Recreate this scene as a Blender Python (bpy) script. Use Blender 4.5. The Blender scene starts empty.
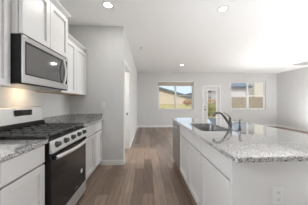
import bpy, bmesh, math, random
from mathutils import Vector, Matrix
random.seed(7)
C = bpy.context.scene.collection
SC = bpy.context.scene

# ------------------------------------------------------------------ camera, sky, sun, exposure
F_PX, PW = 150.0, 308.0
cam_d = bpy.data.cameras.new('camera'); cam = bpy.data.objects.new('camera', cam_d); C.objects.link(cam)
cam.location = (0, 0, 1.235)
cam.rotation_euler = (math.pi/2, 0, -math.atan(7.3/F_PX))
cam_d.sensor_fit = 'HORIZONTAL'; cam_d.sensor_width = 36.0; cam_d.lens = F_PX/PW*36.0
cam_d.clip_start = 0.02; cam_d.clip_end = 300
SC.camera = cam

SC.view_settings.view_transform = 'Standard'
SC.view_settings.look = 'None'
SC.view_settings.gamma = 1.0
SC.view_settings.use_curve_mapping = False
SC.view_settings.exposure = 0.27

W = bpy.data.worlds.new('sky'); SC.world = W; W.use_nodes = True
wn = W.node_tree.nodes; wl = W.node_tree.links
bg = wn['Background']; bg.inputs['Strength'].default_value = 0.95
tc = wn.new('ShaderNodeTexCoord'); sx = wn.new('ShaderNodeSeparateXYZ'); rmp = wn.new('ShaderNodeValToRGB')
wl.new(tc.outputs['Generated'], sx.inputs[0]); wl.new(sx.outputs['Z'], rmp.inputs[0]); wl.new(rmp.outputs[0], bg.inputs[0])
SKY_LOW, SKY_HIGH = 0.95, 1.4       # strength near the horizon and of the bright hazy sky overhead
mr = wn.new('ShaderNodeMapRange'); mr.inputs['From Min'].default_value = .17; mr.inputs['From Max'].default_value = .34
mr.inputs['To Min'].default_value = SKY_LOW; mr.inputs['To Max'].default_value = SKY_HIGH
wl.new(sx.outputs['Z'], mr.inputs['Value']); wl.new(mr.outputs['Result'], bg.inputs['Strength'])
rmp.color_ramp.elements[0].position = 0.0; rmp.color_ramp.elements[0].color = (0.72, 0.86, 1.0, 1)
rmp.color_ramp.elements[1].position = 0.6; rmp.color_ramp.elements[1].color = (0.92, 0.96, 1.0, 1)

sd = bpy.data.lights.new('sun', 'SUN'); sun = bpy.data.objects.new('sun', sd); C.objects.link(sun)
sd.energy = 2.3; sd.angle = math.radians(0.6); sd.color = (1.0, 0.95, 0.87)
sun.rotation_euler = Vector((0.35, 0.80, -0.95)).to_track_quat('-Z', 'Y').to_euler()

def area(name, loc, direction, size, watts, col):
    d = bpy.data.lights.new(name, 'AREA'); o = bpy.data.objects.new(name, d); C.objects.link(o)
    d.shape = 'SQUARE'; d.size = size; d.energy = watts; d.color = col; o.location = loc
    o.rotation_euler = Vector(direction).to_track_quat('-Z', 'Y').to_euler(); return o
# area fill lamps added out of frame to brighten the room, not real fixtures
FILL_LAMPS = (((2.7, .9, .1), (0, .1, 1), 1.4, 52), ((6.05, 4.7, .1), (.3, -.1, 1), 1.6, 72), ((-1.3, .25, 1.8), (1, .7, -.3), .4, 15), ((6.3, 4.5, .7), (-1, -.65, .15), 1.2, 125), ((-.15, .2, .3), (.2, .5, 1), .8, 3))
area('hall_fill', (-1.7, 3.6, 2.6), (.2, 0, -1), .3, 30, (1, .97, .93))  # unseen fill added in the hall to brighten the opening's far jamb
for loc_, dir_, size_, watts_ in FILL_LAMPS: area('fill_light', loc_, dir_, size_, watts_, (.96, 1, 1.045))

CAN_W = 3.8      # watts of each recessed lamp
HOOD_W = 0.65

# ------------------------------------------------------------------ materials
def mat(name, col, rough=0.5, metal=0.0, spec=0.5, coat=0.0):
    m = bpy.data.materials.new(name); m.use_nodes = True
    b = m.node_tree.nodes['Principled BSDF']
    b.inputs['Base Color'].default_value = (*col, 1); b.inputs['Roughness'].default_value = rough
    b.inputs['Metallic'].default_value = metal; b.inputs['Specular IOR Level'].default_value = spec
    b.inputs['Coat Weight'].default_value = coat
    return m
def nodes(m): return m.node_tree.nodes, m.node_tree.links, m.node_tree.nodes['Principled BSDF']
def noise_tint(m, c0, c1, scale, detail=3, stretch=(1, 1, 1), p0=0.3, p1=0.7, bump=0.0):
    n, l, b = nodes(m)
    t = n.new('ShaderNodeTexCoord'); mp = n.new('ShaderNodeMapping'); nz = n.new('ShaderNodeTexNoise'); r = n.new('ShaderNodeValToRGB')
    mp.inputs['Scale'].default_value = stretch
    nz.inputs['Scale'].default_value = scale; nz.inputs['Detail'].default_value = detail
    r.color_ramp.elements[0].position = p0; r.color_ramp.elements[0].color = (*c0, 1)
    r.color_ramp.elements[1].position = p1; r.color_ramp.elements[1].color = (*c1, 1)
    l.new(t.outputs['Object'], mp.inputs[0]); l.new(mp.outputs[0], nz.inputs['Vector']); l.new(nz.outputs['Fac'], r.inputs[0]); l.new(r.outputs[0], b.inputs['Base Color'])
    if bump:
        bp = n.new('ShaderNodeBump'); bp.inputs['Strength'].default_value = bump; bp.inputs['Distance'].default_value = 0.004
        l.new(nz.outputs['Fac'], bp.inputs['Height']); l.new(bp.outputs[0], b.inputs['Normal'])
    return m
def emit(name, col, s):
    m = bpy.data.materials.new(name); m.use_nodes = True
    n, l, b = nodes(m); b.inputs['Emission Color'].default_value = (*col, 1); b.inputs['Emission Strength'].default_value = s
    b.inputs['Base Color'].default_value = (0.9, 0.9, 0.9, 1)
    return m

M = {}
M['wall'] = noise_tint(mat('wall_paint', (.68, .675, .665), .75, spec=.25), (.665, .66, .65), (.695, .69, .68), 9, bump=.05)
M['ceil'] = noise_tint(mat('ceiling_paint', (.93, .928, .915), .85, spec=.2), (.925, .923, .91), (.935, .933, .92), 12, bump=.08)
M['trim'] = noise_tint(mat('trim_paint', (.84, .835, .825), .4), (.83, .825, .815), (.85, .845, .835), 5)
M['door_paint'] = noise_tint(mat('door_paint', (.68, .675, .665), .4), (.67, .665, .655), (.69, .685, .675), 5)
M['cab'] = noise_tint(mat('cabinet_paint', (.76, .75, .74), .38), (.75, .74, .73), (.77, .76, .75), 4)
M['wood'] = noise_tint(mat('raw_maple', (.55, .36, .2), .6), (.46, .28, .15), (.62, .42, .25), 6, stretch=(1, .1, 1))
M['steel'] = noise_tint(mat('stainless', (.6, .6, .59), .34, metal=1), (.56, .56, .55), (.62, .615, .61), 40, stretch=(1, .03, 1))
M['steel_satin'] = noise_tint(mat('stainless_satin', (.78, .78, .77), .5, metal=.8), (.76, .76, .75), (.8, .8, .79), 40, stretch=(1, .03, 1))
M['bright_handle'] = noise_tint(mat('bright_handle', (.82, .82, .81), .3, metal=.35), (.8, .8, .79), (.84, .84, .83), 30)
M['knob'] = noise_tint(mat('knob_graphite', (.1, .1, .1), .3, metal=.7), (.08, .08, .08), (.12, .12, .12), 40)
M['steel2'] = noise_tint(mat('stainless_darker', (.4, .4, .4), .32, metal=1), (.36, .36, .36), (.44, .44, .44), 40, stretch=(1, .03, 1))
M['chrome'] = mat('polished_handle', (.86, .86, .86), .1, metal=1)
M['bronze'] = noise_tint(mat('brushed_nickel_dark', (.2, .19, .18), .25, metal=1), (.18, .17, .16), (.23, .22, .21), 30)
M['black'] = noise_tint(mat('black_enamel', (.012, .012, .013), .35, spec=.25), (.010, .010, .011), (.016, .016, .017), 20)
M['iron'] = noise_tint(mat('cast_iron', (.10, .10, .10), .45), (.08, .08, .08), (.13, .13, .13), 60)
M['glass_black'] = mat('black_glass', (.010, .010, .011), .05, spec=.5)
M['glass_mw'] = mat('smoked_glass', (.24, .24, .24), .06, metal=.8)
M['white'] = noise_tint(mat('white_plastic', (.8, .8, .79), .35), (.79, .79, .78), (.81, .81, .80), 10)
M['slot'] = mat('dark_slot', (.02, .02, .02), .6)
M['vinyl'] = noise_tint(mat('window_vinyl', (.86, .85, .82), .4), (.85, .84, .81), (.87, .86, .83), 6)
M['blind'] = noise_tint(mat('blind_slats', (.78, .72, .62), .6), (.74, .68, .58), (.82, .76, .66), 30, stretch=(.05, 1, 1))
M['lens'] = emit('lamp_lens', (1, .96, .88), 14.0)
M['lens_warm'] = emit('hood_lamp_lens', (1, .8, .55), .8)

def granite():
    m = mat('speckled_granite', (.6, .6, .59), .09, spec=.5); n, l, b = nodes(m)
    t = n.new('ShaderNodeTexCoord')
    v = n.new('ShaderNodeTexVoronoi'); v.inputs['Scale'].default_value = 155
    r1 = n.new('ShaderNodeValToRGB'); r1.color_ramp.interpolation = 'CONSTANT'
    e = r1.color_ramp.elements; e[0].position = 0; e[0].color = (.05, .05, .052, 1); e[1].position = .11; e[1].color = (.14, .14, .14, 1)
    for p, c in ((.27, (.43, .425, .42)), (.55, (.66, .65, .64)), (.85, (.52, .51, .50))):
        x = e.new(p); x.color = (*c, 1)
    b.inputs['IOR'].default_value = 1.6; b.inputs['Coat Weight'].default_value = 1; b.inputs['Coat IOR'].default_value = 2.2; b.inputs['Coat Roughness'].default_value = .03
    nz = n.new('ShaderNodeTexNoise'); nz.inputs['Scale'].default_value = 28; nz.inputs['Detail'].default_value = 4
    r2 = n.new('ShaderNodeValToRGB'); r2.color_ramp.elements[0].position = .36; r2.color_ramp.elements[0].color = (.35, .35, .35, 1)
    r2.color_ramp.elements[1].position = .6; r2.color_ramp.elements[1].color = (1, 1, 1, 1)
    mx = n.new('ShaderNodeMix'); mx.data_type = 'RGBA'; mx.blend_type = 'MULTIPLY'; mx.inputs[0].default_value = .25
    sp = n.new('ShaderNodeSeparateColor')
    l.new(t.outputs['Object'], v.inputs['Vector']); l.new(t.outputs['Object'], nz.inputs['Vector'])
    l.new(v.outputs['Color'], sp.inputs[0]); l.new(sp.outputs[0], r1.inputs[0]); l.new(nz.outputs['Fac'], r2.inputs[0])
    l.new(r1.outputs[0], mx.inputs[6]); l.new(r2.outputs[0], mx.inputs[7]); l.new(mx.outputs[2], b.inputs['Base Color'])
    return m
M['granite'] = granite()

def plank_floor():
    m = mat('wood_planks', (.2, .15, .12), .36, spec=.45); n, l, b = nodes(m)
    t = n.new('ShaderNodeTexCoord'); mp = n.new('ShaderNodeMapping'); mp.inputs['Rotation'].default_value = (0, 0, math.pi/2)
    mp.inputs['Location'].default_value = (.37, .05, 0)
    br = n.new('ShaderNodeTexBrick'); br.offset = .37; br.inputs['Scale'].default_value = 1
    br.inputs['Brick Width'].default_value = 1.22; br.inputs['Row Height'].default_value = .152; br.inputs['Mortar Size'].default_value = .0016
    br.inputs['Mortar Smooth'].default_value = .1; br.inputs['Bias'].default_value = 0
    br.inputs['Color1'].default_value = (.20, .138, .102, 1); br.inputs['Color2'].default_value = (.385, .285, .222, 1); br.inputs['Mortar'].default_value = (.10, .075, .06, 1)
    mp2 = n.new('ShaderNodeMapping'); mp2.inputs['Scale'].default_value = (14, .9, 1)
    nz = n.new('ShaderNodeTexNoise'); nz.inputs['Scale'].default_value = 2.2; nz.inputs['Detail'].default_value = 6; nz.inputs['Roughness'].default_value = .65
    r = n.new('ShaderNodeValToRGB'); r.color_ramp.elements[0].position = .3; r.color_ramp.elements[0].color = (.6, .58, .56, 1)
    r.color_ramp.elements[1].position = .72; r.color_ramp.elements[1].color = (1.18, 1.18, 1.18, 1)
    mx = n.new('ShaderNodeMix'); mx.data_type = 'RGBA'; mx.blend_type = 'MULTIPLY'; mx.inputs[0].default_value = .9
    l.new(t.outputs['Object'], mp.inputs[0]); l.new(mp.outputs[0], br.inputs['Vector']); l.new(t.outputs['Object'], mp2.inputs[0]); l.new(mp2.outputs[0], nz.inputs['Vector'])
    l.new(nz.outputs['Fac'], r.inputs[0]); l.new(br.outputs['Color'], mx.inputs[6]); l.new(r.outputs[0], mx.inputs[7]); l.new(mx.outputs[2], b.inputs['Base Color'])
    bp = n.new('ShaderNodeBump'); bp.inputs['Strength'].default_value = .15; bp.inputs['Distance'].default_value = .003
    l.new(nz.outputs['Fac'], bp.inputs['Height']); l.new(bp.outputs[0], b.inputs['Normal'])
    return m
M['floor'] = plank_floor()

def pane():
    m = bpy.data.materials.new('clear_pane'); m.use_nodes = True; n, l = m.node_tree.nodes, m.node_tree.links
    n.remove(n['Principled BSDF']); o = n['Material Output']
    tr = n.new('ShaderNodeBsdfTransparent'); tr.inputs[0].default_value = (.96, .97, .97, 1)
    gl = n.new('ShaderNodeBsdfGlossy'); gl.inputs['Roughness'].default_value = .02
    fr = n.new('ShaderNodeFresnel'); fr.inputs[0].default_value = 1.35; mx = n.new('ShaderNodeMixShader')
    l.new(fr.outputs[0], mx.inputs[0]); l.new(tr.outputs[0], mx.inputs[1]); l.new(gl.outputs[0], mx.inputs[2]); l.new(mx.outputs[0], o.inputs[0])
    return m
M['pane'] = pane()

def siding(name, col, scale=5.0):
    m = mat(name, col, .7, spec=.2); n, l, b = nodes(m)
    t = n.new('ShaderNodeTexCoord'); wv = n.new('ShaderNodeTexWave'); wv.bands_direction = 'Z'; wv.inputs['Scale'].default_value = scale
    wv.wave_profile = 'SAW'
    bp = n.new('ShaderNodeBump'); bp.inputs['Strength'].default_value = .4; bp.inputs['Distance'].default_value = .02
    l.new(t.outputs['Object'], wv.inputs['Vector']); l.new(wv.outputs['Fac'], bp.inputs['Height']); l.new(bp.outputs[0], b.inputs['Normal'])
    return m
M['tan'] = siding('tan_siding', (.60, .50, .41))
M['lav'] = siding('grey_siding', (.62, .58, .63))
M['beige'] = siding('beige_siding', (.62, .57, .52))
M['shingle'] = noise_tint(mat('shingles', (.2, .22, .26), .9, spec=.1), (.11, .13, .17), (.18, .21, .26), 4)
M['housewin'] = mat('far_window', (.08, .09, .11), .1)
M['fence'] = noise_tint(mat('fence_wood', (.32, .24, .17), .8, spec=.1), (.22, .175, .135), (.40, .33, .265), 5, stretch=(4, 4, .4))
M['grass'] = noise_tint(mat('dry_grass', (.3, .27, .11), .95, spec=.05), (.25, .22, .10), (.38, .33, .17), 3, detail=6)
M['leaf_green'] = noise_tint(mat('green_leaves', (.2, .24, .08), .7, spec=.2), (.17, .20, .07), (.30, .32, .13), 5)
M['leaf_orange'] = noise_tint(mat('orange_leaves', (.55, .27, .08), .7, spec=.2), (.28, .15, .07), (.40, .24, .12), 5)
M['bark'] = noise_tint(mat('bark', (.16, .11, .08), .9), (.12, .08, .05), (.2, .14, .1), 12)

# ------------------------------------------------------------------ mesh helpers
class MB:
    """collects shapes given in world coordinates"""
    def __init__(s): s.bm = bmesh.new()
    def _merge(s, t):
        me = bpy.data.meshes.new('t'); t.to_mesh(me); t.free(); s.bm.from_mesh(me); bpy.data.meshes.remove(me)
    def box(s, x0, x1, y0, y1, z0, z1, bev=0.0, seg=2):
        t = bmesh.new(); bmesh.ops.create_cube(t, size=1)
        for v in t.verts:
            v.co = Vector(((x0+x1)/2 + v.co.x*abs(x1-x0), (y0+y1)/2 + v.co.y*abs(y1-y0), (z0+z1)/2 + v.co.z*abs(z1-z0)))
        if bev: bmesh.ops.bevel(t, geom=t.edges[:], offset=bev, segments=seg, affect='EDGES', profile=.5)
        s._merge(t); return s
    def cyl(s, p0, p1, r0, r1=None, n=20):
        p0, p1 = Vector(p0), Vector(p1); d = p1-p0; t = bmesh.new()
        bmesh.ops.create_cone(t, cap_ends=True, segments=n, radius1=r0, radius2=r0 if r1 is None else r1, depth=d.length)
        q = d.to_track_quat('Z', 'Y').to_matrix().to_4x4(); q.translation = (p0+p1)/2
        bmesh.ops.transform(t, matrix=q, verts=t.verts); s._merge(t); return s
    def tube(s, pts, r, n=12, flat=1.0):
        pts = [Vector(p) for p in pts]; rings = []; bm = s.bm
        up = Vector((0.123, 0.31, 1)).normalized()
        for i, p in enumerate(pts):
            d = (pts[min(i+1, len(pts)-1)] - pts[max(i-1, 0)]).normalized()
            a = d.cross(up).normalized(); b = d.cross(a).normalized()
            rr = r[i] if isinstance(r, (list, tuple)) else r
            rings.append([bm.verts.new(p + a*math.cos(2*math.pi*k/n)*rr + b*math.sin(2*math.pi*k/n)*rr*flat) for k in range(n)])
        for A, B in zip(rings, rings[1:]):
            for k in range(n): bm.faces.new((A[k], A[(k+1) % n], B[(k+1) % n], B[k]))
        bm.faces.new(rings[0][::-1]); bm.faces.new(rings[-1]); return s
    def loft(s, rings, cap0=True, cap1=True):
        R = [[s.bm.verts.new(p) for p in r] for r in rings]; n = len(R[0])
        for A, B in zip(R, R[1:]):
            for k in range(n): s.bm.faces.new((A[k], A[(k+1) % n], B[(k+1) % n], B[k]))
        if cap0: s.bm.faces.new(R[0][::-1])
        if cap1: s.bm.faces.new(R[-1])
        return s
    def poly(s, pts, ext):
        a = [Vector(p) for p in pts]; e = Vector(ext)
        return s.loft([a, [p+e for p in a]])
    def build(s, name, m, parent=None, smooth=False):
        bmesh.ops.recalc_face_normals(s.bm, faces=s.bm.faces[:])
        o_ = Vector((0, 0, 0))
        if parent is not None: o_ = WORLD[parent.name]
        for v in s.bm.verts: v.co -= o_
        me = bpy.data.meshes.new(name); s.bm.to_mesh(me); s.bm.free(); me.materials.append(m)
        if smooth:
            for p in me.polygons: p.use_smooth = True
            me.set_sharp_from_angle(angle=math.radians(40))
        ob = bpy.data.objects.new(name, me); C.objects.link(ob)
        if parent is not None: ob.parent = parent
        WORLD[ob.name] = o_.copy()
        return ob
WORLD = {}
def thing(name, label, cat, loc, group=None):
    o = bpy.data.objects.new(name, None); C.objects.link(o); o.location = loc; o.empty_display_size = .05
    o['label'] = label; o['category'] = cat
    if group: o['group'] = group
    WORLD[o.name] = Vector(loc); return o
def tag(o, label, cat, group=None, kind=None):
    o['label'] = label; o['category'] = cat
    if group: o['group'] = group
    if kind: o['kind'] = kind
    return o
def struct(o): o['kind'] = 'structure'; return o
def setorigin(o, loc):
    d = Vector(loc); o.data.transform(Matrix.Translation(-d)); o.location = d; WORLD[o.name] = d; return o
def rrect(x0, x1, y0, y1, z, r, n=6):
    out = []
    for cx, cy, a0 in ((x1-r, y1-r, 0), (x0+r, y1-r, 90), (x0+r, y0+r, 180), (x1-r, y0+r, 270)):
        for k in range(n+1):
            a = math.radians(a0 + 90*k/n); out.append(Vector((cx+r*math.cos(a), cy+r*math.sin(a), z)))
    return out

# ------------------------------------------------------------------ room shell
H = 2.74; YB = 7.45; XK = -1.50; XL = -.46; XR = 6.74; YR = 3.0; YH = 4.03; Y0 = -3.2
struct(MB().box(-3.2, XR+.15, Y0, YB+.15, -.12, 0).build('floor', M['floor']))
struct(MB().box(-3.2, XR+.15, Y0, YB+.15, H, H+.15).build('ceiling', M['ceil']))
struct(MB().box(XK-.12, XK, Y0, YR+.12, 0, H).build('wall_left', M['wall']))
w = MB(); w.box(XK, XL, YR, YR+.12, 0, H); w.box(XL-.12, XL, YR+.12, YH, 2.06, H)
struct(w.build('wall_return', M['wall']))
w = MB(); w.box(-3.0, XL-.12, YH, YH+.12, 0, H); w.box(XL-.12, XL, YH, YB, 0, H)
struct(w.build('wall_hall', M['wall']))
struct(MB().box(-3.12, -3.0, YR+.12, YH+.12, 0, H).build('wall_hall_end', M['wall']))
struct(MB().box(-3.0, XK-.12, YR, YR+.12, 0, H).build('wall_hall_side', M['wall']))
struct(MB().box(XK-.12, 3.4, Y0-.12, Y0, 0, H).build('wall_rear', M['wall']))
struct(MB().box(XR, XR+.12, 1.6, YB, 0, H).build('wall_right', M['wall']))
W1 = (.56, 2.36, .87, 2.31); W2 = (4.30, 6.14, .87, 2.31); D1 = (2.86, 3.70, 0, 2.03)
w = MB(); ya, yb = YB, YB+.15
for a, b in ((XL-.12, W1[0]), (W1[1], D1[0]), (D1[1], W2[0]), (W2[1], XR+.12)): w.box(a, b, ya, yb, 0, H)
for o in (W1, W2): w.box(o[0], o[1], ya, yb, 0, o[2]); w.box(o[0], o[1], ya, yb, o[3], H)
w.box(D1[0], D1[1], ya, yb, D1[3], H)
struct(w.build('wall_back', M['wall']))

def baseboard(name, x0, x1, y0, y1):
    b = MB(); b.box(x0, x1, y0, y1, 0, .085, .003)
    cx, cy = (x0+x1)/2, (y0+y1)/2
    if x1-x0 > y1-y0: b.box(x0, x1, y0+.004 if name.endswith('back') or name.endswith('return') else y0, y1, .083, .1, .002)
    else: b.box(x0, x1, y0, y1, .083, .1, .002)
    return struct(b.build(name, M['trim']))
baseboard('baseboard_back', XL, D1[0]-.06, YB-.014, YB)
baseboard('baseboard_back', D1[1]+.06, XR, YB-.014, YB)
baseboard('baseboard_right', XR-.014, XR, 1.6, YB-.014)
baseboard('baseboard_hall', XL, XL+.014, YH+.062, YB-.014)
baseboard('baseboard_return', -.89, XL+.012, YR-.014, YR)
# cased opening in the side wall
t = MB()
t.box(XL, XL+.014, YR+.05, YR+.118, 0, 2.06, .003); t.box(XL, XL+.014, YH-.004, YH+.06, 0, 2.06, .003); t.box(XL, XL+.014, YR+.05, YH+.06, 2.058, 2.125, .003)
t.box(XL-.12, XL, YR+.12, YR+.132, 0, 2.06); t.box(XL-.12, XL, YH-.012, YH, 0, 2.06); t.box(XL-.12, XL, YR+.132, YH-.012, 2.048, 2.06)
tr = struct(t.build('trim_1', M['trim']))
MB().box(XL-.075, XL-.045, YH-.0145, YH-.011, .90, .96, .001).build('strike_plate', M['bronze'], tr)

# windows
def window(n, o, rail_m, stile_m):
    x0, x1, z0, z1 = o; y = YB+.07; f = .045
    fr = MB()
    for a, b, c, d in ((x0, x0+f, z0, z1), (x1-f, x1, z0, z1), (x0+f, x1-f, z0, z0+f), (x0+f, x1-f, z1-f, z1)): fr.box(a, b, y, y+.06, c, d, .003)
    xm = (x0+x1)/2
    fr.box(xm-.032, xm+.032, y-.004, y+.064, z0+f, z1-f, .003)
    root = struct(fr.build('window_%d' % n, M['vinyl']))
    zr = 1.585
    for a, b in ((x0+f, xm-.032), (xm+.032, x1-f)):
        s = MB(); g = .028
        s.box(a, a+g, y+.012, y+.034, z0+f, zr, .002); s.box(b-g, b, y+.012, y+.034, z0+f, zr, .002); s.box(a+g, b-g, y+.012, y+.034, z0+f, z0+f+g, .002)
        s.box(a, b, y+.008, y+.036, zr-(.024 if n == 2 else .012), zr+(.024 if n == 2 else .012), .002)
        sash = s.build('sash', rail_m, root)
        MB().box(a+g, b-g, y+.021, y+.025, z0+f+g, zr-.02).build('pane', M['pane'], sash)
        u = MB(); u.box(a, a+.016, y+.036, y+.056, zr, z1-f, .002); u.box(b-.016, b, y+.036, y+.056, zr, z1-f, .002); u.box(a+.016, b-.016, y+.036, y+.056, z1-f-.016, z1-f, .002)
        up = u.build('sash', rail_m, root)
        MB().box(a+.016, b-.016, y+.044, y+.048, zr+.02, z1-f-.016).build('pane', M['pane'], up)
    MB().box(x0-.03, x1+.03, YB-.03, YB+.07, z0-.022, z0, .004).build('window_sill', M['trim'], root)
    return root
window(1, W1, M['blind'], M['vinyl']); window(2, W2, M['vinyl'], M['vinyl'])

# patio door
dm = MB(); x0, x1, zt = D1[0], D1[1], D1[3]; y = YB+.03
dm.box(x0+.02, x0+.205, y, y+.045, .012, zt-.02, .003); dm.box(x1-.15, x1-.02, y, y+.045, .012, zt-.02, .003)
gx0, gx1, gz0, gz1 = x0+.205, x1-.15, .25, 1.86
dm.box(gx0, gx1, y, y+.045, .012, gz0); dm.box(gx0, gx1, y, y+.045, gz1, zt-.02)
door = struct(dm.build('door_1', M['door_paint']))
g = MB(); q = .028
g.box(gx0-.01, gx0+q, y-.012, y, gz0-.01, gz1+.01, .004); g.box(gx1-q, gx1+.01, y-.012, y, gz0-.01, gz1+.01, .004)
g.box(gx0+q, gx1-q, y-.012, y, gz0-.01, gz0+q, .004); g.box(gx0+q, gx1-q, y-.012, y, gz1-q, gz1+.01, .004)
g.build('glazing_frame', M['vinyl'], door)
MB().box(gx0, gx1, y+.018, y+.026, gz0, gz1).build('pane', M['pane'], door)
MB().cyl((x0+.10, y, 1.01), (x0+.10, y-.03, 1.01), .03, .026).build('deadbolt', M['bronze'], door, True)
k = MB(); k.cyl((x0+.10, y, .87), (x0+.10, y-.012, .87), .033); k.cyl((x0+.10, y-.012, .87), (x0+.10, y-.04, .87), .012); k.cyl((x0+.10, y-.035, .87), (x0+.10, y-.065, .87), .024, .028)
k.build('door_knob', M['bronze'], door, True)
t = MB(); t.box(x0-.06, x0+.005, YB-.015, YB, 0, zt+.06, .003); t.box(x1-.005, x1+.06, YB-.015, YB, 0, zt+.06, .003); t.box(x0+.005, x1-.005, YB-.015, YB, zt-.005, zt+.06, .003)
t.box(x0, x0+.018, YB, YB+.15, 0, zt); t.box(x1-.018, x1, YB, YB+.15, 0, zt); t.box(x0+.018, x1-.018, YB, YB+.15, zt-.018, zt)
struct(t.build('trim_2', M['trim']))

# raised blind in the left window
bl = thing('window_blind', 'beige blind raised to the top of the left window', 'blind', (1.46, YB+.035, 2.06))
b = MB(); b.box(W1[0]+.01, W1[1]-.01, YB+.012, YB+.062, 2.255, 2.308, .004); b.build('headrail', M['vinyl'], bl)
b = MB()
for i in range(22): b.box(W1[0]+.015, W1[1]-.015, YB+.014, YB+.06, 2.082+i*.008, 2.0865+i*.008)
b.build('slat_stack', M['blind'], bl)
MB().box(W1[0]+.015, W1[1]-.015, YB+.016, YB+.058, 2.06, 2.08, .004).build('bottom_rail', M['blind'], bl)

# ------------------------------------------------------------------ cabinets
T = .034
def shaker(b, s, xf, y0, y1, z0, z1, rail=.057):
    """door leaf whose face is at xf and looks towards s*X"""
    xb = xf - s*T; xm = xf - s*.019
    b.box(xb, xf, y0, y0+rail, z0, z1, .0018, 1); b.box(xb, xf, y1-rail, y1, z0, z1, .0018, 1)
    b.box(xb, xf, y0+rail, y1-rail, z0, z0+rail, .0018, 1); b.box(xb, xf, y0+rail, y1-rail, z1-rail, z1, .0018, 1)
    b.box(xb, xm, y0+rail, y1-rail, z0+rail, z1-rail)
    return b
ZC = .884                 # cabinet top under the 3 cm stone
def base_cabinet(label, s, xw, xf, y0, y1, doors=1, group=None, sink=False, split_top=False):
    root = thing('base_cabinet', label, 'cabinet', ((xw+xf)/2, (y0+y1)/2, 0), group)
    xb = xf - s*(T+.004); b = MB(); e = .0006
    th = .014
    xs = xb - s*.04; b.box(xw, xs, y0+e, y0+th, .1, ZC); b.box(xw, xs, y1-th, y1-e, .1, ZC); b.box(xw, xb, y0+th, y1-th, .1, .114)
    b.box(xw, xw+s*th, y0+th, y1-th, .114, ZC)
    if sink: b.box(xb-s*th, xb, y0+th, y1-th, .868, ZC)
    else: b.box(xw+s*th, xb, y0+th, y1-th, ZC-th, ZC)
    b.build('carcass', M['cab'], root)
    MB().box(xw, xf - s*.085, y0+e, y1-e, 0, .1).build('toe_kick', M['cab'], root)
    n = doors; wd = (y1-y0)/n
    for i in range(n):
        a, c = y0+i*wd+.008, y0+(i+1)*wd-.008
        shaker(MB(), s, xf, a, c, .112, .707).build('door', M['cab'], root)
        if split_top or i == 0:
            MB().box(xf-s*.022, xf, a, c if split_top else y1-.008, .722, ZC-.012, .003).build('drawer_front', M['cab'], root)
    return root
XF = -.875; XC = -.85
base_cabinet('white base cabinet nearest the camera on the left, mostly cut off by the frame', 1, XK, XF, .48, .936)
base_cabinet('white drawer-and-door base cabinet left of the gas range', 1, XK, XF, .936, 1.343)
base_cabinet('white drawer-and-door base cabinet just right of the gas range', 1, XK, XF, 2.117, 2.575)
base_cabinet('narrow white base cabinet in the corner by the grey return wall', 1, XK, XF, 2.575, 2.998)

def slab(b, x0, x1, y0, y1): return b.box(x0, x1, y0, y1, ZC, .914, .004)
ct = thing('countertop', 'speckled granite countertop in the foreground left of the range', 'countertop', (-1.17, .9, ZC))
slab(MB(), XK, XC, .46, 1.345).build('slab', M['granite'], ct)
MB().box(XK, XK+.02, .46, 1.345, .914, 1.015, .002).build('backsplash', M['granite'], ct)
ct = thing('countertop', 'speckled granite countertop between the range and the return wall', 'countertop', (-1.17, 2.6, ZC))
slab(MB(), XK, XC, 2.115, YR).build('slab', M['granite'], ct)
MB().box(XK, XK+.02, 2.115, YR, .914, 1.015, .002).box(XK+.02, XC-.012, YR-.02, YR, .914, 1.015, .002).build('backsplash', M['granite'], ct)

def crown(root, xw, xf, y0, y1, z, near=True, far=True, hgt=.06, out=.05):
    b = MB(); n0, f0 = (out if near else 0), (out if far else 0)
    R = []
    for t, k in ((0, 0.0), (.25, .12), (.45, .45), (.7, .85), (.85, 1.0), (1.0, 1.0)):
        R.append([Vector((xw, y0-n0*k, z+hgt*t)), Vector((xf+out*k, y0-n0*k, z+hgt*t)), Vector((xf+out*k, y1+f0*k, z+hgt*t)), Vector((xw, y1+f0*k, z+hgt*t))])
    b.loft(R); return b.build('crown_molding', M['cab'], root)
def wall_cabinet(label, xf, y0, y1, z0, z1, doors, near, far, raw=True):
    root = thing('wall_cabinet', label, 'cabinet', (XK+.16, (y0+y1)/2, z0))
    b = MB(); xb = xf-T-.005; th = .016; e = .0006
    b.box(XK, xb, y0+e, y0+th, z0+.004, z1); b.box(XK, xb, y1-th, y1-e, z0+.004, z1); b.box(XK, xb, y0+th, y1-th, z0+.004, z0+.02); b.box(XK, xb, y0+th, y1-th, z1-th, z1); b.box(XK, XK+.01, y0+th, y1-th, z0+.02, z1-th)
    b.build('carcass', M['cab'], root)
    MB().box(XK+.002, xf-T-.006, y0+.002, y1-.002, z0, z0+.004).build('underside', M['wood'] if raw else M['cab'], root)
    wd = (y1-y0)/doors
    for i in range(doors): shaker(MB(), 1, xf, y0+i*wd+.0035, y0+(i+1)*wd-.0035, z0+.003, z1-.022).build('door', M['cab'], root)
    crown(root, XK, xf-T, y0+.0006, y1-.0006, z1, near, far)
    return root
wall_cabinet('white wall cabinet cut off at the left edge, left of the microwave', -1.17, .72, 1.353, 1.375, 2.2, 1, True, False, False)
wall_cabinet('tall deep two-door white wall cabinet above the microwave', -1.078, 1.355, 2.115, 1.836, 2.39, 2, True, True, False)
wall_cabinet('two-door white wall cabinet right of the microwave', -1.17, 2.117, 2.985, 1.375, 2.2, 2, False, False)

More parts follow.
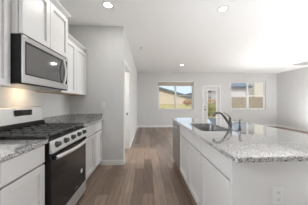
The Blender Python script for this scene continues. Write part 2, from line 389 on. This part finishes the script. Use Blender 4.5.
# ------------------------------------------------------------------ gas range
ry0, ry1, rx = 1.351, 2.109, -.835
rg = thing('gas_range', 'stainless steel gas range with black oven door and cast iron grates', 'range', (-1.17, 1.73, 0))
b = MB(); b.box(XK+.01, rx-.012, ry0, ry1, .04, .895); b.build('body', M['black'], rg)
MB().box(XK+.03, rx-.1, ry0+.03, ry1-.03, 0, .04).build('plinth', M['black'], rg)
MB().box(rx-.012, rx, ry0, ry1, .035, .165, .004).build('storage_drawer', M['steel_satin'], rg)
od = MB().box(rx-.012, rx-.001, ry0+.002, ry1-.002, .175, .765, .006).build('oven_door', M['glass_black'], rg)
MB().box(rx-.012, rx+.001, ry0+.001, ry1-.001, .70, .775, .004).build('door_trim', M['glass_black'], od)
hp = []
for i in range(21):
    u = i/20; hp.append((rx+.026+.042*math.sin(math.pi*u)**.8, ry0+.03+u*(ry1-ry0-.06), .742))
h = MB(); h.tube(hp, .018, 12)
h.build('handle', M['steel_satin'], od, True)
for q0, q1 in ((ry0+.014, ry0+.05), (ry1-.05, ry1-.014)): MB().box(rx-.002, rx+.03, q0, q1, .724, .76, .005).build('handle_mount', M['black'], od)
st = MB(); st.cyl((rx-.002, 1.97, .36), (rx+.0008, 1.97, .36), .026, n=24); st.build('round_sticker', M['white'], od)
MB().box(rx-.002, rx+.0006, 1.79, 1.86, .222, .233).build('door_badge', M['chrome'], od)
# slanted control panel
cp = MB(); cp.poly([(rx-.02, ry0, .785), (rx+.012, ry0, .785), (rx+.014, ry0, .80), (rx-.012, ry0, .893), (rx-.02, ry0, .893)], (0, ry1-ry0, 0)); cpo = cp.build('control_panel', M['steel_satin'], rg)
nrm = Vector((.093, 0, .026)).normalized()
for i in range(5):
    yk = ry0+.085+i*(ry1-ry0-.17)/4; c = Vector((rx+.001, yk, .846))
    kb = MB(); kb.cyl(c, c+nrm*.006, .0285, n=24).cyl(c+nrm*.006, c+nrm*.034, .0235, .020, n=24)
    ko = kb.build('knob', M['knob'], cpo, True)
ck = MB(); ck.box(XK+.07, rx-.012, ry0, ry1, .893, .912, .006); ck.build('cooktop', M['black'], rg)
# burners
for bx, by, r in ((-1.01, 1.50, .05), (-1.01, 1.96, .055), (-1.27, 1.50, .045), (-1.27, 1.96, .045), (-1.14, 1.73, .05)):
    bu = MB(); bu.cyl((bx, by, .911), (bx, by, .922), r+.012, r+.008, 24).cyl((bx, by, .922), (bx, by, .932), r, r-.006, 24); bu.build('burner', M['iron'], rg, True)
# three grates
gx0, gx1 = XK+.10, rx-.022; gw = (ry1-ry0-.02)/3
for i in range(3):
    a, c = ry0+.01+i*gw+.003, ry0+.01+(i+1)*gw-.003; m_ = (a+c)/2; gr = MB(); t_ = .007; z0, z1 = .938, .958
    for yy in (a+t_, c-t_, m_): gr.box(gx0, gx1, yy-t_, yy+t_, z0, z1, .002, 1)
    nb = 6
    for k in range(nb):
        xx = gx0+t_ + (gx1-gx0-2*t_)*k/(nb-1); gr.box(xx-t_, xx+t_, a, c, z0, z1, .002, 1)
    for xx in (gx0+.02, gx1-.02):
        for yy in (a+.012, c-.012): gr.box(xx-.008, xx+.008, yy-.008, yy+.008, .911, z0+.002)
    gr.build('grate', M['iron'], rg)
# backguard
bgd = MB(); pr_ = []
for k in range(7):
    a = math.pi/2*k/6; pr_.append((XK+.075-.02+.02*math.cos(a), 0, 1.165+.02*math.sin(a)))
prof = [(XK+.012, 0, 1.005), (XK+.09, 0, 1.005)] + pr_ + [(XK+.012, 0, 1.185)]
bgd.poly([(p[0], ry0, p[2]) for p in prof], (0, ry1-ry0, 0)); bgo = bgd.build('backguard', M['steel_satin'], rg)
MB().poly([(XK+.0870, 1.68, 1.085), (XK+.0925, 1.68, 1.085), (XK+.0905, 1.68, 1.15), (XK+.079, 1.68, 1.15)], (0, .235, 0)).build('display', M['glass_black'], bgo)
tv = MB(); pts = [(XK+.012, .905)] + [(XK+.08+.045*math.cos(math.radians(a)), .955+.05*math.sin(math.radians(a))) for a in range(-80, 91, 17)] + [(XK+.012, 1.006)]
tv.poly([(p[0], ry0+.002, p[1]) for p in pts], (0, ry1-ry0-.004, 0)); tv.build('rear_vent', M['black'], rg, True)

# ------------------------------------------------------------------ microwave
my0, my1, mx, mz0, mz1 = 1.356, 2.112, -1.08, 1.397, 1.832
mw = thing('microwave', 'stainless over-the-range microwave with black side mounted above the gas range', 'microwave', (-1.29, 1.73, mz0))
MB().box(XK, mx-.009, my0, my1, mz0+.006, mz1).build('body', M['black'], mw)
un = MB().box(XK+.01, mx-.02, my0+.012, my1-.012, mz0, mz0+.008, .002).build('underside', M['steel2'], mw)
MB().box(-1.40, -1.32, 1.42, 1.52, mz0-.002, mz0+.001).build('lamp_cover', M['lens_warm'], un)
fr = MB(); zt0, zt1 = mz0+.012, mz1-.004; dxb = mx-.048
dxb = mx-.009; fr.box(dxb, mx, my0, my0+.035, zt0, zt1, .004); fr.box(dxb, mx, my0+.035, my1, zt1-.045, zt1, .004); fr.box(dxb, mx, my0+.035, my1, zt0, zt0+.075, .004); fr.box(dxb, mx, my1-.012, my1, zt0+.075, zt1-.045, .003)
fo = fr.build('door', M['steel'], mw)
MB().box(dxb, mx-.004, my0+.035, my1-.012, zt0+.075, zt1-.045).build('door_bezel', M['glass_black'], fo)
MB().box(dxb, mx-.0035, my0+.05, my1-.10, zt0+.087, zt1-.063).build('door_glass', M['glass_mw'], fo)
MB().box(mx-.03, mx-.001, my0+.002, my1-.002, mz0, mz0+.0125, .002).build('vent_strip', M['black'], mw)
hp = []
for i in range(17):
    u = i/16; hp.append((mx+.008+.028*math.sin(math.pi*u)**.8, 1.99, 1.475+u*.30))
MB().tube(hp, .0125, 12).build('handle', M['bright_handle'], fo, True)
ld = bpy.data.lights.new('hood_lamp', 'AREA'); lo = bpy.data.objects.new('hood_lamp', ld); C.objects.link(lo)
ld.energy = HOOD_W; ld.size = .06; ld.color = (1, .74, .46); lo.parent = mw; lo.location = Vector((-1.33, 1.83, mz0-.012)) - Vector((-1.29, 1.73, mz0)); lo.rotation_euler = Vector((-.8, -.1, -.6)).to_track_quat('-Z', 'Y').to_euler()

# ------------------------------------------------------------------ island
IX, ICX = .55, .515
BX = 1.22                                       # rear face of the island cabinets
base_cabinet('white island cabinet with one drawer nearest the camera', -1, BX, IX, .962, 1.505, 1)
base_cabinet('white double-door sink cabinet in the middle of the island', -1, BX, IX, 1.505, 2.485, 2, sink=True, split_top=True)
ep = thing('island_panel', 'plain white panel on the near end of the island facing the camera', 'panel', (1.0, .95, 0))
MB().box(IX-.002, BX+.03, .942, .961, 0, ZC, .001).build('end_panel', M['cab'], ep)
MB().box(BX+.001, BX+.03, .961, 3.09, 0, ZC, .001).build('back_panel', M['cab'], ep)
MB().box(IX-.002, BX+.001, 3.092, 3.11, 0, ZC, .001).build('far_end_panel', M['cab'], ep)
dw = thing('dishwasher', 'stainless steel dishwasher at the far end of the island', 'dishwasher', (.85, 2.79, 0))
MB().box(IX+.03, BX-.02, 2.49, 3.085, .1, .872).build('tub', M['steel2'], dw)
MB().box(IX-.012, IX+.03, 2.489, 3.088, .11, .872, .004).build('door', M['steel2'], dw)
h = MB(); h.cyl((IX-.042, 2.54, .80), (IX-.042, 3.04, .80), .010)
for yy in (2.57, 3.01): h.cyl((IX-.042, yy, .80), (IX-.008, yy, .80), .007)
h.build('handle', M['chrome'], dw, True)
MB().box(IX+.06, BX-.02, 2.50, 3.08, 0, .1).build('toe_kick', M['black'], dw)

SX0, SX1, SY0, SY1 = .625, 1.0, 1.64, 2.26
it = thing('countertop', 'long polished granite island countertop with an undermount sink cutout', 'countertop', (1.07, 1.99, ZC))
o_t, o_b = rrect(ICX, 1.63, .85, 3.13, .914, .03), rrect(ICX, 1.63, .85, 3.13, ZC, .03)
o_t2 = rrect(ICX+.004, 1.626, .854, 3.126, .914, .028); o_s = rrect(ICX, 1.63, .85, 3.13, .910, .03)
i_t, i_b = rrect(SX0, SX1, SY0, SY1, .914, .06), rrect(SX0, SX1, SY0, SY1, ZC, .06)
b = MB(); b.loft([i_t, o_t2, o_s, o_b, i_b, i_t], False, False); bmesh.ops.remove_doubles(b.bm, verts=b.bm.verts[:], dist=1e-5)
b.build('slab', M['granite'], it)
sk = thing('sink', 'stainless steel undermount sink bowl set in the island countertop', 'sink', (.81, 1.95, .68))
b = MB(); z0 = ZC-.001
rings = [rrect(SX0-.02, SX1+.02, SY0-.02, SY1+.02, z0, .07), rrect(SX0-.004, SX1+.004, SY0-.004, SY1+.004, z0, .062), rrect(SX0-.002, SX1+.002, SY0-.002, SY1+.002, z0-.01, .06),
         rrect(SX0+.006, SX1-.006, SY0+.006, SY1-.006, .70, .06), rrect(SX0+.025, SX1-.025, SY0+.025, SY1-.025, .683, .05), rrect(SX0+.06, SX1-.06, SY0+.06, SY1-.06, .68, .04)]
b.loft(rings, False, True); so = b.build('bowl', M['steel2'], sk, True)
so.modifiers.new('thick', 'SOLIDIFY').thickness = -.0015
d = MB(); d.cyl((.83, 1.95, .679), (.83, 1.95, .684), .045, .042, 28); d.cyl((.83, 1.95, .684), (.83, 1.95, .687), .028, .024, 20); d.build('drain', M['chrome'], sk, True)

fc = thing('faucet', 'dark brushed metal kitchen faucet arching over the sink', 'faucet', (1.085, 1.90, .914))
b = MB(); b.cyl((1.085, 1.90, .914), (1.085, 1.90, .922), .03, .028, 24).cyl((1.085, 1.90, .922), (1.085, 1.90, 1.03), .023, .0195, 24)
b.cyl((1.085, 1.90, 1.03), (1.085, 1.90, 1.037), .0195, .012, 24); b.build('body', M['bronze'], fc, True)
sp = [Vector((1.080, 1.90, .945)), Vector((1.055, 1.895, .975)), Vector((1.03, 1.89, 1.01)), Vector((1.0, 1.885, 1.05)), Vector((.97, 1.88, 1.083)), Vector((.94, 1.876, 1.102)), Vector((.91, 1.873, 1.107)), Vector((.88, 1.87, 1.100)), Vector((.857, 1.868, 1.083)), Vector((.846, 1.866, 1.062))]
MB().tube(sp, [.017, .016, .015, .0145, .014, .014, .0145, .0155, .017, .0175], 14).build('spout', M['bronze'], fc, True)
MB().tube([(1.085, 1.90, 1.034), (1.07, 1.90, 1.055), (1.04, 1.905, 1.082), (1.0, 1.91, 1.102)], [.009, .007, .006, .0055], 10).build('lever', M['bronze'], fc, True)
sd_ = thing('soap_dispenser', 'slim dark soap dispenser standing beside the sink nearest the camera', 'soap dispenser', (1.066, 1.67, .914))
MB().cyl((1.066, 1.67, .914), (1.066, 1.67, .921), .024, .021, 20).cyl((1.066, 1.67, .921), (1.066, 1.67, .955), .014, .012, 20).cyl((1.066, 1.67, .955), (1.066, 1.67, 1.022), .0095, .0105, 16).build('body', M['bronze'], sd_, True)
MB().cyl((1.066, 1.67, 1.018), (1.066, 1.67, 1.036), .0135, .012, 16).tube([(1.066, 1.67, 1.03), (1.085, 1.675, 1.034), (1.102, 1.68, 1.028)], [.0085, .008, .006], 10).build('pump_head', M['bronze'], sd_, True)

# ------------------------------------------------------------------ outlets, ceiling fittings
def outlet(label, cx, cz, yf):
    r = thing('wall_outlet', label, 'outlet', (cx, yf, cz))
    pl = MB().box(cx-.036, cx+.036, yf-.006, yf, cz-.058, cz+.058, .003).build('cover_plate', M['white'], r)
    for dz in (-.021, .021):
        s = MB(); s.cyl((cx, yf-.008, cz+dz), (cx, yf-.005, cz+dz), .0165, n=24); ro = s.build('receptacle', M['white'], r, True)
        q = MB(); q.box(cx-.0075, cx-.0055, yf-.0086, yf-.0078, cz+dz-.002, cz+dz+.007); q.box(cx+.0055, cx+.0075, yf-.0086, yf-.0078, cz+dz-.001, cz+dz+.006); q.cyl((cx, yf-.0086, cz+dz-.008), (cx, yf-.0078, cz+dz-.008), .0024, n=10)
        q.build('slot', M['slot'], ro)
    return r
outlet('white outlet on the near end panel of the island', .857, .628, .942)
outlet('white outlet on the return wall above the granite backsplash', -.853, 1.19, YR)

def can(label, x, y):
    r = thing('recessed_light', label, 'ceiling light', (x, y, H))
    b = MB(); n = 36; R = []
    for rad, z in ((.092, H), (.09, H-.006), (.062, H-.006), (.054, H-.001)): R.append([Vector((x+rad*math.cos(2*math.pi*k/n), y+rad*math.sin(2*math.pi*k/n), z)) for k in range(n)])
    b.loft(R, True, False); b.build('trim_ring', M['white'], r, True)
    MB().cyl((x, y, H-.004), (x, y, H-.0012), .056, n=32).build('lens', M['lens'], r)
    d = bpy.data.lights.new('can_lamp', 'AREA'); o = bpy.data.objects.new('can_lamp', d); C.objects.link(o)
    d.shape = 'DISK'; d.size = .13; d.energy = CAN_W; d.color = (1, .975, .94); o.parent = r; o.location = (0, 0, -.009)
    return r
can('round recessed ceiling light nearest the white wall cabinets', -.597, 2.347)
can('round recessed ceiling light above the island', 1.227, 2.358)
can('small round recessed ceiling light near the left window', 1.415, 5.958)

sm = thing('smoke_detector', 'small round white smoke detector on the ceiling near the side opening', 'smoke detector', (-.13, 4.15, H))
MB().cyl((-.13, 4.15, H-.012), (-.13, 4.15, H), .068, .07, 32).build('mounting_base', M['white'], sm, True)
MB().cyl((-.13, 4.15, H-.04), (-.13, 4.15, H-.011), .045, .06, 32).build('sensor_cap', M['white'], sm, True)
def vent(label, x0, x1, y0, y1, n):
    r = thing('ceiling_vent', label, 'vent', ((x0+x1)/2, (y0+y1)/2, H)); f = .03; z = H-.018
    b = MB(); b.box(x0, x0+f, y0, y1, z, H, .003); b.box(x1-f, x1, y0, y1, z, H, .003); b.box(x0+f, x1-f, y0, y0+f, z, H, .003); b.box(x0+f, x1-f, y1-f, y1, z, H, .003)
    b.build('frame', M['white'], r)
    s = MB()
    for i in range(n):
        yy = y0+f+(y1-y0-2*f)*(i+.5)/n; s.box(x0+f, x1-f, yy-.006, yy+.002, H-.008, H-.002)
    s.build('louvers', M['white'], r)
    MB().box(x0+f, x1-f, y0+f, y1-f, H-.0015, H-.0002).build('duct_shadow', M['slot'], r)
vent('small white ceiling register in front of the left window', 1.28, 1.56, 7.02, 7.14, 6)
vent('large white return grille on the ceiling near the right wall', 5.74, 6.35, 5.12, 5.75, 18)

# ------------------------------------------------------------------ outside
g = MB(); xs = [-30+4*i for i in range(26)]; ys = [-25, -10, 0, YB+.15, 9.5, 11, 12.5, 14, 15.5, 17, 22, 30, 45, 70]
def gz(x, y): return -.15 if y < 9 else (-.15+(y-9)*.17 if y < 15.5 else .955)
V = [[g.bm.verts.new((x, y, gz(x, y))) for x in xs] for y in ys]
for r0, r1 in zip(V, V[1:]):
    for k in range(len(xs)-1): g.bm.faces.new((r0[k], r0[k+1], r1[k+1], r1[k]))
tag(g.build('lawn', M['grass']), 'dry sloping lawn behind the house seen through the windows', 'grass', kind='stuff')

def house(label, wm, x0, x1, y0, y1, ze, zr, xr, zb=.9, wins=()):
    """gable towards the viewer, ridge at xr"""
    r = thing('neighbor_house', label, 'house', ((x0+x1)/2, y0, zb))
    MB().poly([(x0, y0, zb), (x1, y0, zb), (x1, y0, ze), (xr, y0, zr), (x0, y0, ze)], (0, y1-y0, 0)).build('wall', wm, r)
    sL, sR = (zr-ze)/(xr-x0), (zr-ze)/(x1-xr); ov, th = .4, .32
    b = MB(); b.poly([(xr, y0-.4, zr), (xr, y0-.4, zr+th), (x1+ov, y0-.4, ze-ov*sR+th), (x1+ov, y0-.4, ze-ov*sR)], (0, y1-y0+.8, 0))
    b.poly([(xr, y0-.4, zr), (xr, y0-.4, zr+th), (x0-ov, y0-.4, ze-ov*sL+th), (x0-ov, y0-.4, ze-ov*sL)], (0, y1-y0+.8, 0))
    b.build('roof', M['shingle'], r)
    for a, c, d, e in wins:
        wf = MB().box(a, c, y0-.05, y0+.02, d, e, .01).build('window', M['trim'], r)
        MB().box(a+.08, c-.08, y0-.06, y0-.045, d+.08, e-.08).build('pane', M['housewin'], wf)
    return r
YH1 = 25.0
house('tan sided gable house seen through the left window', M['tan'], -4.0, 7.2, YH1, YH1+9, 2.05, 3.75, 1.2)
r = thing('neighbor_house', 'grey house with a slate roof seen through the left half of the right window', 'house', (14.4, 23, .9))
MB().box(12.6, 16.2, 23, 29, .9, 3.75).build('wall', M['lav'], r)
MB().poly([(12.3, 22.5, 3.55), (12.3, 22.5, 3.8), (12.3, 26, 5.5), (12.3, 29.5, 3.8), (12.3, 29.5, 3.55)], (4.15, 0, 0)).build('roof', M['shingle'], r)
house('tall beige house seen through the right half of the right window', M['beige'], 19.3, 28.0, 26, 34, 6.6, 8.5, 23.6)
house('beige house with small windows seen through the glazed patio door', M['beige'], 9.6, 15.6, 30.5, 36, 3.0, 3.7, 12.6, wins=((12.95, 13.75, 2.0, 2.55), (12.95, 13.75, 1.3, 1.75)))

fx0, fx1, fy = 7.3, 16.5, 14.0
fn = thing('wood_fence', 'weathered brown board fence seen through the right window', 'fence', ((fx0+fx1)/2, fy, .6))
b = MB(); x = fx0
while x < fx1:
    b.box(x, x+.135, fy, fy+.02, .72, 1.75+random.uniform(-.01, .01)); x += .145
b.build('boards', M['fence'], fn)
MB().box(fx0, fx1, fy+.02, fy+.06, .95, 1.04).build('rail', M['fence'], fn); MB().box(fx0, fx1, fy+.02, fy+.06, 1.5, 1.59).build('rail', M['fence'], fn)
x = fx0+.1
while x < fx1: MB().box(x, x+.09, fy+.06, fy+.15, .6, 1.7).build('post', M['fence'], fn); x += 2.3

def shrub(label, x, y, r, hgt, m, n=500):
    zb = gz(x, y); o = thing('shrub', label, 'shrub', (x, y, zb))
    s = MB()
    for k in range(5):
        a = k*1.257; s.tube([(x, y, zb-.03), (x+.3*r*math.cos(a), y+.3*r*math.sin(a), zb+hgt*.35), (x+.6*r*math.cos(a), y+.6*r*math.sin(a), zb+hgt*.7)], [.02, .014, .006], 6)
    s.build('stems', M['bark'], o)
    f = MB()
    for _ in range(n):
        v = Vector((random.gauss(0, 1), random.gauss(0, 1), random.gauss(0, 1))).normalized()*random.uniform(.55, 1)**.6
        c = Vector((x+v.x*r, y+v.y*r, zb+hgt*.55+v.z*hgt*.45)); a = Vector((random.uniform(-1, 1), random.uniform(-1, 1), random.uniform(-1, 1))).normalized(); q = a.orthogonal().normalized(); L = random.uniform(.05, .10)
        f.bm.faces.new([f.bm.verts.new(c + p) for p in (-a*L, q*L*.45, a*L, -q*L*.45)])
    f.build('foliage', m, o)
shrub('green shrub seen low through the patio door glass', 4.75, 11.2, .62, 1.0, M['leaf_green'])
shrub('orange leafed shrub behind the green shrub outside the patio door', 5.75, 13.3, .75, 1.0, M['leaf_orange'])
shrub('low brown shrub at the foot of the tan house', 4.35, 15.6, .6, .55, M['leaf_orange'], 350)
